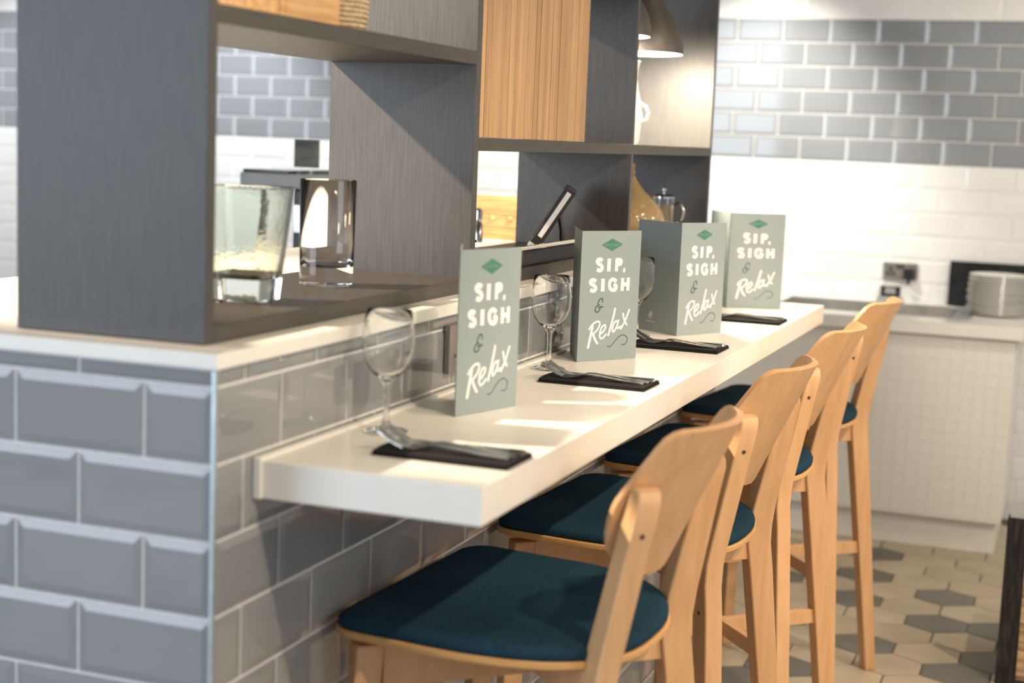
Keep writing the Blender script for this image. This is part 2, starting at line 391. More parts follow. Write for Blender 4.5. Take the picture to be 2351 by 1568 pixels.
# ------------------------------------------------------------------ menus
ST = {
'diamond':[(0.503, 0.941), (0.684, 0.895), (0.506, 0.845), (0.326, 0.893)],
'txt':[(0.391, 0.892), (0.617, 0.892), (0.503, 0.898), (0.505, 0.886)],
'S1':[(0.352, 0.771), (0.325, 0.781), (0.289, 0.782), (0.266, 0.772), (0.27, 0.758), (0.3, 0.747), (0.334, 0.736), (0.353, 0.72), (0.342, 0.704), (0.307, 0.697), (0.267, 0.707)],
'I1':[(0.463, 0.788), (0.461, 0.689)],
'P1':[(0.592, 0.688), (0.591, 0.789)],
'P1b':[(0.59, 0.777), (0.63, 0.777), (0.66, 0.771), (0.667, 0.759), (0.654, 0.747), (0.622, 0.743), (0.588, 0.743)],
'c1':[(0.729, 0.711), (0.722, 0.68)],
'S2':[(0.26, 0.613), (0.233, 0.623), (0.197, 0.625), (0.172, 0.615), (0.176, 0.6), (0.208, 0.589), (0.242, 0.578), (0.262, 0.562), (0.249, 0.547), (0.214, 0.542), (0.171, 0.552)],
'I2':[(0.376, 0.634), (0.376, 0.536)],
'G2':[(0.599, 0.606), (0.569, 0.622), (0.528, 0.625), (0.494, 0.612), (0.485, 0.585), (0.498, 0.56), (0.533, 0.545), (0.576, 0.545), (0.598, 0.556), (0.6, 0.577), (0.551, 0.579)],
'H2a':[(0.706, 0.635), (0.706, 0.535)],
'H2b':[(0.803, 0.637), (0.803, 0.536)],
'H2c':[(0.706, 0.585), (0.802, 0.586)],
'and':[(0.383, 0.453), (0.387, 0.471), (0.366, 0.483), (0.335, 0.472), (0.315, 0.45), (0.314, 0.435), (0.336, 0.431), (0.299, 0.425), (0.272, 0.406), (0.271, 0.386), (0.302, 0.377), (0.333, 0.387), (0.35, 0.407), (0.352, 0.419)],
'and2':[(0.322, 0.413), (0.391, 0.417)],
'Rstem':[(0.238, 0.269), (0.212, 0.197), (0.178, 0.107)],
'Rbowl':[(0.185, 0.248), (0.226, 0.278), (0.288, 0.301), (0.342, 0.302), (0.356, 0.282), (0.328, 0.247), (0.275, 0.219), (0.231, 0.204)],
'Rleg':[(0.251, 0.209), (0.285, 0.169), (0.326, 0.135)],
'e':[(0.375, 0.207), (0.424, 0.228), (0.454, 0.259), (0.439, 0.274), (0.403, 0.266), (0.371, 0.235), (0.36, 0.197), (0.38, 0.171), (0.425, 0.179), (0.466, 0.202)],
'l':[(0.603, 0.398), (0.569, 0.317), (0.504, 0.194)],
'a':[(0.657, 0.294), (0.624, 0.301), (0.591, 0.279), (0.57, 0.242), (0.583, 0.219), (0.617, 0.233), (0.653, 0.27), (0.666, 0.299)],
'a2':[(0.669, 0.306), (0.649, 0.263), (0.665, 0.244), (0.699, 0.256)],
'x1':[(0.743, 0.355), (0.77, 0.306), (0.812, 0.269)],
'x2':[(0.845, 0.384), (0.787, 0.305), (0.714, 0.24)],
'sq':[(0.5, 0.108), (0.534, 0.103), (0.581, 0.118), (0.637, 0.151), (0.698, 0.18), (0.763, 0.189), (0.817, 0.176), (0.839, 0.151), (0.817, 0.123), (0.779, 0.112), (0.744, 0.117)],

}
def ribbon(path, w, rnd=True, k=4):
    P = [np.array(p) for p in smoothpath(path, k)]
    V, F = [], []
    n = len(P)
    for i, p in enumerate(P):
        t = P[min(i+1, n-1)]-P[max(i-1, 0)]; t = t/(np.linalg.norm(t)+1e-9); q = np.array([-t[1], t[0]])
        V += [(*(p+q*w/2), i/n), (*(p-q*w/2), i/n)]
    for i in range(n-1): F.append((2*i, 2*i+1, 2*i+3, 2*i+2))
    if rnd:
        for e in (0, n-1):
            c = P[e]; k0 = len(V)
            V += [(c[0]+w/2*math.cos(2*PI*a/10), c[1]+w/2*math.sin(2*PI*a/10), (e+.5)/n) for a in range(10)]; F.append(tuple(range(k0, k0+10)))
    return V, F
def text_vf(s, size, cx, cy):
    cu = bpy.data.curves.new('t', 'FONT'); cu.body = s; cu.size = size; cu.align_x = 'CENTER'; cu.align_y = 'CENTER'; cu.resolution_u = 2
    o = bpy.data.objects.new('t', cu); C.objects.link(o); dg = bpy.context.evaluated_depsgraph_get()
    me = bpy.data.meshes.new_from_object(o.evaluated_get(dg)); v = [(p.co.x+cx, p.co.y+cy, 0) for p in me.vertices]; f = [tuple(p.vertices) for p in me.polygons]
    bpy.data.objects.remove(o); bpy.data.curves.remove(cu); bpy.data.meshes.remove(me)
    return v, f
MW, MH = .160, .268
def drinks_menu(F, R, Lp, label):
    t = empty('drinks_menu', label, 'menu', (F[0], F[1], ZB1+.0004), 'folded drinks menus on the bar')
    d = Vector((R[0]-F[0], R[1]-F[1], 0)).normalized(); e = Vector((Lp[0]-F[0], Lp[1]-F[1], 0)).normalized()
    nd = Vector((d.y, -d.x, 0)); ne = Vector((-e.y, e.x, 0))
    # folded card with a softly rounded fold
    rr = .007; pts = [e*MW, e*(MW*.5)+ne*.0015, e*rr]
    for a in (.25, .5, .75):
        pts.append(e*rr*(1-a)**2+d*rr*a**2)
    pts += [d*rr, d*(MW*.5)+nd*.0012, d*MW]
    P = [np.array((p.x, p.y)) for p in pts]; P = [np.array(q) for q in smoothpath(P, 2)]
    th = .0006; V, Fc = [], []
    for i, p in enumerate(P):
        tt = P[min(i+1, len(P)-1)]-P[max(i-1, 0)]; tt /= np.linalg.norm(tt); q = np.array([-tt[1], tt[0]])*th
        for z in (0, MH): V += [(p[0]+q[0], p[1]+q[1], z), (p[0]-q[0], p[1]-q[1], z)]
    n = len(P)
    for i in range(n-1):
        a, b = 4*i, 4*(i+1)
        Fc += [(a, b, b+2, a+2), (a+1, a+3, b+3, b+1), (a, a+1, b+1, b), (a+2, b+2, b+3, a+3)]
    Fc += [(0, 2, 3, 1), (4*n-4, 4*n-3, 4*n-1, 4*n-2)]
    mk('card', (V, Fc), menu_m, t, smooth=40)
    lv = [0]
    def face(u, v, lift):   # point on the front panel
        bow = .0012*(1-abs(2*u-1))
        p = d*(u*MW)+nd*(bow+.0009+lift)
        return (p.x, p.y, v*MH)
    def put(name, vf, m, lift=0):
        return mk(name, ([face(q[0], q[1], lift+(.00022*q[2] if len(q) > 2 else 0)) for q in vf[0]], vf[1]), m, t)
    def asp(path): return [(a*MW, b*MH) for a, b in path]
    def rib(names, w, rnd=True):
        vs = []
        for k, nme in enumerate(names):
            v, f = ribbon(asp(ST[nme]), w, rnd); vs.append(([(a/MW, b/MH, c+1.2*k) for a, b, c in v], f))
        return join(*vs)
    put('emblem', (ST['diamond'], [(0, 1, 2, 3)]), print_green)
    v, f = text_vf('DRINKS MENU', .0062, .503*MW, .892*MH); put('emblem_text', ([(a/MW, b/MH) for a, b, c in v], f), menu_m, .0003)
    for nm, w in ((['S1'], .0082), (['I1'], .0096), (['P1', 'P1b'], .0083), (['c1'], .006), (['S2'], .0082), (['I2'], .0096), (['G2'], .0082), (['H2a', 'H2b', 'H2c'], .0086)):
        put('lettering', rib(nm, w, False), print_white)
    put('ampersand', rib(['and', 'and2'], .0028), print_dark)
    put('script_lettering', rib(['Rstem'], .0062), print_white); put('script_lettering', rib(['Rbowl'], .0042), print_white); put('script_lettering', rib(['Rleg'], .0055), print_white)
    put('script_lettering', rib(['e'], .0044), print_white); put('script_lettering', rib(['l'], .0055), print_white)
    put('script_lettering', rib(['a', 'a2'], .0044), print_white); put('script_lettering', rib(['x1', 'x2'], .0048), print_white)
    put('flourish', rib(['sq'], .0018), print_dark)
    # logo low on the other panel; u runs from the free edge to the fold
    def back(u, v, c):
        q = e*((1-u)*MW)+ne*(.0014+.0002*c+.0015*(1-abs(2*u-1))); return (q.x, q.y, v)
    bx, bz = .40*MW, .040
    a1 = ribbon([(bx-.006, bz-.008), (bx-.003, bz), (bx-.001, bz+.009)], .0028); a2 = ribbon([(bx+.001, bz-.008), (bx+.003, bz), (bx+.005, bz+.007)], .0028); a3 = ribbon([(bx-.008, bz-.001), (bx, bz+.001), (bx+.009, bz+.003)], .0022)
    tx = text_vf('Holiday Inn', .0075, bx, bz-.0155); t2 = text_vf('HOTEL', .003, bx, bz-.021)
    v, f = join(a1, a2, a3, tx); mk('logo', ([back(q[0]/MW, q[1], q[2]) for q in v], f), print_white, t)
    return t
drinks_menu((.108, .553), (.157, .708), (.108-.057, .553+.150), 'sage green folded drinks menu nearest the camera, in front of the wall socket')
drinks_menu((.080, 1.271), (.170, 1.409), (.080-.062, 1.271+.148), 'sage green folded drinks menu in the sharpest focus, second along the bar')
drinks_menu((.146, 1.833), (.219, 1.969), (.146-.130, 1.833+.094), 'sage green drinks menu opened wide with white logo showing, third along the bar')
drinks_menu((.102, 2.571), (.240, 2.647), (.102-.086, 2.571+.135), 'sage green drinks menu at the far end of the bar')

# ------------------------------------------------------------------ place settings
def fork_vf():
    prof = [(0, .0035, .0075), (.006, .0035, .0105), (.04, .005, .0095), (.08, .009, .0065), (.105, .011, .0042), (.118, .0105, .0040), (.128, .0075, .0075), (.137, .0045, .0115), (.148, .004, .0125), (.155, .0052, .0125)]
    secs = []
    for s, z, w in prof: secs.append([(-s, -w, z), (-s, w, z), (-s, w*.8, z+.0022), (-s, -w*.8, z+.0022)])
    parts = [loft(secs)]
    tp = [(.155, .0052), (.168, .0095), (.180, .0155), (.192, .023), (.198, .027)]
    for k in range(4):
        y = -.0094+k*.00627
        parts.append(loft([[(-s, y*(1-.06*i)-.0021*(1-.12*i), z), (-s, y*(1-.06*i)+.0021*(1-.12*i), z), (-s, y*(1-.06*i)+.0018*(1-.12*i), z+.002), (-s, y*(1-.06*i)-.0018*(1-.12*i), z+.002)] for i, (s, z) in enumerate(tp)]))
    return join(*parts)
def knife_vf():
    prof = [(0, .003, .007, .004), (.005, .003, .0095, .005), (.05, .003, .0085, .005), (.095, .003, .0068, .0045), (.10, .004, .0085, .002), (.13, .004, .0095, .0016), (.17, .004, .009, .0014), (.19, .004, .006, .0012), (.197, .004, .002, .001)]
    return loft([[(-s, -w, z), (-s, w, z), (-s, w*.7, z+h), (-s, -w*.7, z+h)] for s, z, w, h in prof])
def napkin_vf(w, d, h=.007):
    # folded cloth, two layers with a rounded folded edge on the wall side
    V, F = [], []
    def layer(z0, z1, ins):
        n = 8; pts = [(w/2-ins, -d/2+ins), (w/2-ins, d/2-ins)]
        pts += [(-w/2+.006+ins-.006*math.sin(PI*a/n), d/2-ins-(d-2*ins)*a/n) for a in range(n+1)]
        return prism(pts, z0, z1)
    return join(layer(0, h*.5, 0), layer(h*.5+.0001, h, .0012))
fork_me = knife_me = None
settings = [((.117, .326), (.213, .318), 'nearest'), ((.095, .306), (.974, 1.087), 'second'), ((.095, .306), (1.570, 1.690), 'third'), ((.106, .318), (2.223, 2.346), 'farthest')]
where = {'nearest': 'at the near bar end', 'second': 'by the second menu', 'third': 'by the wide open menu', 'farthest': 'by the farthest menu'}
for (xa, xb), (ya, yb), w_ in settings:
    cx, cy = (xa+xb)/2, (ya+yb)/2
    nk = mk('napkin', napkin_vf(xb-xa, yb-ya), black_cloth, None, bevel=.0012, loc=(cx, cy, ZB1+.0003))
    tag(nk, 'black folded napkin under cutlery '+where[w_], 'napkin', 'napkins on the bar')
    zt = ZB1+.0075
    for nm, dy, dx, rz, pos in (('fork', -.012, -.012, .03, 'near side fork'), ('fork', .010, -.008, .0, 'middle fork'), ('knife', .033, -.004, -.01, 'far side knife')):
        if nm == 'fork':
            if fork_me is None: o = mk('fork', fork_vf(), steel, None, smooth=35); fork_me = o.data
            else: o = link('fork', fork_me)
        else:
            if knife_me is None: o = mk('knife', knife_vf(), steel, None, smooth=35); knife_me = o.data
            else: o = link('knife', knife_me)
        o.location = (xb+dx, cy+dy, zt-.003); o.rotation_euler = (0, 0, rz)
        tag(o, 'polished steel %s on the black napkin %s' % (pos, where[w_]), nm, 'cutlery on the bar')

# ------------------------------------------------------------------ bar stools
RA = .225
def arc_x(s): return RA*(1-math.cos(s/RA)), RA*math.sin(s/RA)
def interp(tab, x): return float(np.interp(x, [a for a, _ in tab], [b for _, b in tab]))
def seat_outline(off=0):
    pts = []
    W2, XF = .25-off, -.22+off
    rc = .055
    for a in np.linspace(0, PI/2, 6): pts.append((XF+rc-rc*math.sin(a), -W2+rc-rc*math.cos(a)))
    for a in np.linspace(0, PI/2, 6): pts.append((XF+rc-rc*math.cos(a), W2-rc+rc*math.sin(a)))
    n = 2.6; ax = .265-off
    for a in np.linspace(0, PI, 29)[0:]:
        c, s_ = math.cos(a), math.sin(a)
        pts.append((-.04+ax*abs(s_)**(2/n), W2*math.copysign(abs(c)**(2/n), c)))
    # remove near duplicates
    out = []
    for p in pts:
        if not out or math.hypot(p[0]-out[-1][0], p[1]-out[-1][1]) > .004: out.append(p)
    return out
def dish(x, y): return .011+.016*((y/.25)**2-.5)+.004*((x-.0)/.22)**2
def slab_from_outline(secs, dishk=1):
    """secs: list of (inset, z); bottom cap flat, top filled by shrinking rings so the dish shows"""
    rings = []
    for off, z in secs:
        rings.append([(x, y, z+dishk*dish(x, y)) for x, y in seat_outline(0) and scale_ring(off)])
    return rings
def scale_ring(off):
    base = seat_outline(0); cx = .0
    out = []
    for x, y in base:
        r = math.hypot(x-cx, y); k = max(0, 1-off/r) if r else 0
        out.append((cx+(x-cx)*k, y*k))
    return out
def make_stool(label):
    t = empty('bar_stool', label, 'stool', (0, 0, 0), 'beech bar stools along the bar')
    # plywood seat board and upholstered pad
    def rings(secs):
        return [[(x, y, z+dish(x, y)) for x, y in scale_ring(o)] for o, z in secs]
    b = rings([(.14, .776), (.06, .776), (.003, .776), (.0, .779), (.0, .786), (.003, .7885), (.06, .7885), (.14, .7885)])
    mk('seat_board', loft(b), beech_edge, t, smooth=40)
    p = rings([(.14, .789), (.05, .789), (.006, .789), (.003, .793), (.003, .800), (.007, .807), (.016, .812), (.035, .8145), (.07, .8155), (.11, .816), (.16, .816), (.20, .816)])
    mk('seat_pad', loft(p), fabric, t, smooth=60)
    # curved plywood backrest
    H = .24; z0 = .905
    bot = [(0, 0), (.05, .002), (.10, .010), (.14, .026), (.17, .045), (.187, .062), (.200, .082), (.209, .105), (.213, .125)]
    top = [(0, .24), (.152, .24), (.168, .2365), (.180, .228), (.187, .215), (.200, .178), (.209, .15), (.213, .135)]
    ss = [-.213, -.211, -.209, -.205, -.200, -.194, -.187, -.184, -.180, -.174, -.168, -.160, -.152, -.14, -.12, -.09, -.06, -.03, 0]; ss = ss+[-a for a in ss[-2::-1]]
    rows = 9; th = .011
    V = []; F = []
    for side in (0, 1):
        for s in ss:
            lo, hi = interp(bot, abs(s)), interp(top, abs(s))
            for j in range(rows):
                tt = lo+(hi-lo)*j/(rows-1); dx, yy = arc_x(s*.90)
                a = s*.90/RA; nx, ny = math.cos(a), math.sin(a)
                x = .336-.46*(H-tt) - dx
                V.append((x-side*th*nx, yy-side*th*ny, z0+tt+side*.004))
    nc = len(ss); K = nc*rows
    for c in range(nc-1):
        for j in range(rows-1):
            a = c*rows+j; F.append((a, a+rows, a+rows+1, a+1)); F.append((K+a, K+a+1, K+a+rows+1, K+a+rows))
    rim = [c*rows for c in range(nc)]+[(nc-1)*rows+j for j in range(1, rows)]+[c*rows+rows-1 for c in range(nc-2, -1, -1)]+[j for j in range(rows-2, 0, -1)]
    for i in range(len(rim)):
        a, b2 = rim[i], rim[(i+1) % len(rim)]; F.append((a, b2, b2+K, a+K))
    mk('backrest', (V, F), beech, t, smooth=50, bevel=.002)
    # legs: planks set on the diagonals of the seat
    th2 = .018
    def plank(sy, path, name):
        sgn = 1 if path[0][0] > 0 else -1
        d = Vector((sgn*.7071, sy*.7071, 0)); n = Vector((-d.y, d.x, 0)); secs = []
        for x, y, z, wi, wo in path:
            c = Vector((x, sy*y, z))
            secs.append([tuple(c-d*wi-n*th2), tuple(c+d*wo-n*th2), tuple(c+d*wo+n*th2), tuple(c-d*wi+n*th2)])
        return mk(name, loft(secs), beech, t, bevel=.003, smooth=30)
    bolts = []
    for sy in (-1, 1):
        rear = [(.262, .250, 0, .018, .018), (.228, .212, .40, .023, .023), (.203, .180, .69, .027, .027), (.197, .175, .745, .0275, .027), (.198, .173, .785, .027, .027), (.206, .170, .83, .026, .025), (.240, .165, 1.00, .022, .021),
                (.2485, .164, 1.040, .021, .020), (.251, .164, 1.053, .020, .016), (.253, .164, 1.062, .018, .009), (.254, .164, 1.066, .015, .0)]
        plank(sy, rear, 'leg')
        plank(sy, [(-.190, .250, 0, .015, .015), (-.178, .227, .40, .019, .019), (-.166, .205, .782, .022, .022)], 'leg')
        # bolt heads: outer end of the back leg and its side
        d = Vector((.7071, sy*.7071, 0)); q = d.to_track_quat('Z', 'Y').to_matrix()
        v, f = lathe([(.0042, 0), (.0042, .0008), (.003, .001)], 12); c = Vector((.239, sy*.165, 1.0))+d*.0212
        mk('bolt_cap', ([tuple(q @ Vector(p)+c) for p in v], f), bolt_m, t)
        nn = Vector((-.7071, sy*.7071, 0))
        q = nn.to_track_quat('Z', 'Y').to_matrix(); c = Vector((.203, sy*.180, .69))+nn*.0176
        mk('bolt_cap', ([tuple(q @ Vector(p)+c) for p in v], f), bolt_m, t)
    for sy in (-1, 1):
        for nm, z0_, z1_, ty, fr, bk in (('seat_rail', .712, .782, .011, (-.150, .190), (.186, .164)), ('stretcher', .368, .404, .010, (-.166, .214), (.218, .204))):
            z0_ -= .0007*(sy+1); z1_ -= .0007*(sy+1); a = Vector((fr[0], -sy*fr[1], 0)); b3 = Vector((bk[0], sy*bk[1], 0)); n = (b3-a).normalized(); n = Vector((-n.y, n.x, 0))*ty
            pts = [a-n, b3-n, b3+n, a+n]
            mk(nm, ([(p.x, p.y, z) for z in (z0_, z1_) for p in pts], [(0, 3, 2, 1), (4, 5, 6, 7), (0, 1, 5, 4), (1, 2, 6, 5), (2, 3, 7, 6), (3, 0, 4, 7)]), beech, t, bevel=.0015)
    return t
lab = ['beech bar stool nearest the camera, whole teal seat pad in view', 'beech bar stool second from the camera, tucked under the bar', 'beech bar stool third from the camera, one place before the last', 'beech bar stool at the far end of the bar, nearest the white counter']
st = None
for (x, y), lb in zip([(.24, .533), (.24, 1.220), (.24, 1.925), (.24, 2.690)], lab):
    o = make_stool(lb) if st is None else copy_tree(st)
    if st is None: st = o
    o.location = (x, y+.012, 0.0005); o['label'] = lb; o.rotation_euler = (0, 0, math.radians(-5.5 if y > 2.5 else -3.5))

# ------------------------------------------------------------------ things on the shelving unit
ZF = 1.2872
# square pressed glass
def rsq(h, r, k, rot=0, n=6):
    pts = []
    for q in range(4):
        cx, cy = [(h-r, h-r), (-h+r, h-r), (-h+r, -h+r), (h-r, -h+r)][q]
        for a in range(n+1):
            b = PI/2*q+PI/2*a/n; pts.append((cx+r*math.cos(b), cy+r*math.sin(b)))
    return pts
def square_glass(secs_o, secs_i, rot):
    R = []
    for h, r, z in secs_o+secs_i: R.append([(x*math.cos(rot)-y*math.sin(rot), x*math.sin(rot)+y*math.cos(rot), z) for x, y in rsq(h, r, 0)])
    return loft(R)
t = empty('square_glass_tumbler', 'big square tapered glass on the shelf, just inside the dark side panel', 'glass', (-.166, .357, ZF))
mk('glass_body', square_glass([(.040, .010, 0), (.043, .010, .002), (.0455, .010, .03), (.059, .010, .173)], [(.0572, .009, .1745), (.0552, .009, .173), (.043, .012, .044), (.036, .014, .036)], .13), glass_y, t, smooth=30)
t = empty('highball_glass', 'tall clear highball glass on the shelf, right of the square tumbler', 'glass', (-.186, .668, ZF))
mk('glass_body', lathe([(.0005, 0), (.043, 0), (.046, .002), (.0485, .180), (.0476, .1812), (.0467, .180), (.0452, .070), (.0442, .050), (.041, .038), (.034, .032), (.018, .030), (.0005, .0295)], 56), glass, t, smooth=50)

# crates and rope pot on the upper shelf
def crate(name, label, x0, x1, y0, y1, z, h):
    c = empty(name, label, 'crate', ((x0+x1)/2, (y0+y1)/2, z)); hx, hy = (x1-x0)/2, (y1-y0)/2
    b = .009
    mk('base', box(-hx+b, hx-b, -hy+b, hy-b, 0, .008), crate_m, c)
    for s in (-1, 1):
        mk('side_board', box(s*hx-(b if s > 0 else 0), s*hx+(0 if s > 0 else b), -hy, hy, 0, h), crate_m, c, bevel=.0015)
        mk('end_board', box(-hx+b+.0003, hx-b-.0003, s*hy-(b if s > 0 else 0), s*hy+(0 if s > 0 else b), 0, h), crate_m, c, bevel=.0015)
    return c
crate('wooden_crate', 'lower pine crate of the two stacked on the upper dark shelf', -.26, -.075, .305, .475, 1.7083, .052)
crate('wooden_crate', 'upper pine crate of the two stacked on the upper dark shelf', -.258, -.08, .300, .478, 1.7606, .06)
rp = empty('rope_vase', 'rope wrapped vase beside the pine crates on the upper dark shelf', 'vase', (-.15, .585, 1.7083))
mk('core', lathe([(.056, 0), (.062, .03), (.066, .1), (.062, .17), (.05, .21)], 32), rope_m, rp, smooth=40)
for i in range(26):
    z = .004+i*.0078; r = float(np.interp(z, [0, .03, .1, .17, .21], [.056, .062, .066, .062, .05]))
    prof = [(r+.0034*math.cos(a), z+.0037*math.sin(a)) for a in np.linspace(-PI/2, PI/2, 5)]
    mk('rope_ring', lathe(prof, 32), rope_m, rp, smooth=60)

# pendant lamps
def pendant(loc, label, cord, e):
    p = empty('pendant_lamp', label, 'lamp', loc, 'pendant lamps')
    prof = [(.124, 0), (.1243, .02), (.1165, .053), (.106, .075), (.094, .094), (.075, .124), (.058, .153), (.046, .182), (.038, .215), (.034, .25), (.022, .258)]
    inn = [(r-.0025, z) for r, z in prof[:-2]]
    mk('shade', lathe(prof, 56), lamp_m, p, smooth=50) if False else None
    n = 56; P = prof+[(0.001, .259)]
    v, f = lathe(P, n); f = f[:-2]; mk('shade', (v, f), lamp_m, p, smooth=50)
    v, f = lathe(inn, n); f = f[:-2]; mk('shade_lining', (v, f), lamp_in, p, smooth=50)
    mk('cord', tube([(0, 0, .255), (0, 0, cord)], .003), black_pl, p)
    mk('bulb', lathe([(.001, .045), (.014, .05), (.022, .065), (.02, .085), (.012, .105), (.012, .125)], 24), bulb_m, p, smooth=60)
    l = lamp('POINT', 'pendant_light', (loc[0], loc[1], loc[2]+.016), e, (1, .86, .66), size=.06)
    return p
pendant((-.170, 2.50, 1.802), 'taupe bell pendant lamp hanging inside the right hand shelving bay', ZT-1.802-.0005, 34)
pendant((-.182, 2.20, 1.828), 'taupe bell pendant lamp mostly hidden by the shelving divider, hung a little higher', ZT-1.828-.0005, 14)

# white jug on the middle shelf
jg = empty('white_jug', 'slim white ceramic jug on the middle shelf under the pendant lamp', 'jug', (-.128, 2.29, 1.5503))
mk('body', lathe([(.026, 0), (.030, .01), (.033, .04), (.036, .075), (.030, .115), (.022, .145), (.018, .175), (.020, .2), (.024, .218), (.021, .22), (.015, .2)], 32), china, jg, smooth=60)
mk('handle', tube([(.034, 0, .06), (.050, 0, .068), (.054, 0, .085), (.046, 0, .10), (.031, 0, .108)], .0045), china, jg, smooth=60)

# lower right bay: demijohn and cafetiere
dj = empty('demijohn', 'amber glass demijohn in the lower right shelving bay, behind the menus', 'bottle', (-.160, 2.44, ZF))
po = [(.0, 0), (.06, 0), (.085, .006), (.099, .03), (.101, .055), (.094, .085), (.070, .112), (.045, .135), (.025, .158), (.0135, .178), (.0125, .195)]
pi_ = [(.0105, .195), (.011, .178), (.0225, .157), (.043, .133), (.068, .110), (.0915, .084), (.0985, .055), (.096, .032), (.083, .010), (.06, .004), (.0, .004)]
n = 48; v, f = lathe([(max(r, .0004), z) for r, z in po+pi_], n); mk('glass_body', (v, f), amber, dj, smooth=60)
mk('stopper', lathe([(.010, .178), (.010, .196), (.0125, .1962), (.0125, .208), (.010, .212)], 20), tex(mat('orange cork', (.55, .24, .06), .6), (.5, .2, .05), (.65, .32, .1), ns=40), dj, smooth=40)
cf = empty('cafetiere', 'small glass cafetiere with metal handle, behind the amber demijohn', 'coffee pot', (-.128, 2.70, ZF))
v, f = lathe([(.001, 0), (.036, 0), (.038, .003), (.038, .135), (.0365, .135), (.0365, .005), (.001, .005)], 36); mk('beaker', (v, f), glass, cf, smooth=50)
mk('tea', lathe([(.0355, .0056), (.0355, .115)], 36), amber, cf, smooth=40)
mk('lid', lathe([(.039, .1355), (.039, .142), (.030, .148), (.006, .150)], 36), steel, cf, smooth=40)
mk('knob', lathe([(.004, .150), (.004, .158), (.008, .162), (.008, .170), (.004, .173)], 20), steel, cf, smooth=40)
mk('handle', tube(smoothpath([(.038, 0, .115), (.056, 0, .118), (.070, 0, .105), (.074, 0, .085), (.068, 0, .064), (.052, 0, .050), (.038, 0, .046)], 4), .0055), steel, cf, smooth=60)

for ch in cf.children: ch.data.transform(Matrix.Scale(.82, 4))

# lower left bay: drip trays and tablet
def tray(label, x0, x1, y0, y1, h, nr):
    o = empty('drip_tray', label, 'tray', ((x0+x1)/2, (y0+y1)/2, ZF)); hx, hy = (x1-x0)/2, (y1-y0)/2
    mk('pan', box(-hx, hx, -hy, hy, 0, h-.004), black_pl, o, bevel=.002)
    for s in (-1, 1):
        mk('rim', box(s*hx-.003, s*hx+.003, -hy, hy, h-.0038, h+.002), black_gloss, o, bevel=.001)
    k = nr
    for i in range(k):
        y = -hy+.012+(2*hy-.024)*i/(k-1)
        a = .011
        mk('rib', ([tuple(Vector(p)) for p in tube([(-hx+.004, y-a, h-.001), (hx-.004, y+a, h-.001)], .0035, 8)[0]], tube([(0, 0, 0), (1, 0, 0)], .0035, 8)[1]), glint_rod_m, o, smooth=60)
    return o
tray('long black drip tray with steel ribs along the lower shelf front, by the tablet', -.102, -.058, 1.20, 1.98, .032, 34)
tray('short black drip tray with steel ribs at the back of the lower left bay', -.300, -.190, 1.02, 1.37, .044, 16)
tb = empty('tablet', 'black tablet screen leaning on a stand in the lower left shelving bay', 'tablet', (-.190, 1.735, ZF+.0228))
ang = math.atan2(.085, .136)
def tbx(name, x0, x1, y0, y1, z0, z1, m):
    v, f = box(x0, x1, y0, y1, z0, z1); R = Matrix.Rotation(ang, 3, 'Y')
    return mk(name, ([tuple(R @ Vector(p)) for p in v], f), m, tb, bevel=.0015)
tb.rotation_euler = (0, 0, .325)
tbx('frame', -.006, .020, .0, .20, 0, .150, black_pl)
tbx('edge_band', .001, .012, -.0012, -.0001, .020, .140, grey_l)
tbx('end_cap', -.0065, .0205, -.001, .03, -.012, -.0002, grey_pl)
tbx('screen', -.0068, -.0061, .012, .188, .012, .138, black_gloss)
mk('stand', tube(smoothpath([(.060, .06, .060), (.066, .06, .030), (.068, .06, .0), (.068, .06, -.017)], 3), .006), black_pl, tb, smooth=50)
mk('foot', box(.058, .076, .03, .15, -.0213, -.0165), black_pl, tb, bevel=.001)

# ------------------------------------------------------------------ kitchen side, seen through the shelves
bc = empty('bread_crate', 'pale wooden bread crate on the ledge, seen through the lower left bay', 'crate', (-.58, 2.6, 1.2613))
for i, (a, b) in enumerate([(0, .034), (.0345, .070), (.0705, .118)]):
    for s in (-1, 1): mk('side_board', box(-.2, .2, s*.1-.006, s*.1+.006, a, b), crate_x, bc, bevel=.002)
for s in (-1, 1): mk('end_board', box(s*.206-.006, s*.206+.006, -.106, .106, 0, .118), crate_m, bc, bevel=.002)
mk('base', box(-.199, .199, -.093, .093, 0, .008), crate_m, bc)
for i in range(7):
    mk('peg', lathe([(.0085, 0), (.0085, .006), (.005, .009)], 14, 0, 0), crate_m, bc, smooth=40, loc=(-.17+i*.055, -.106, .060)).rotation_euler = (PI/2, 0, 0)
pm = empty('pepper_mill', 'slim steel pepper mill on the ledge, beside the bread crate', 'mill', (-.552, 2.3, 1.2613))
mk('body', lathe([(.014, 0), (.014, .05), (.010, .056), (.010, .07)], 20), steel, pm, smooth=40)
mk('cap', lathe([(.012, .0702), (.012, .09), (.006, .096)], 20), steel, pm, smooth=40)
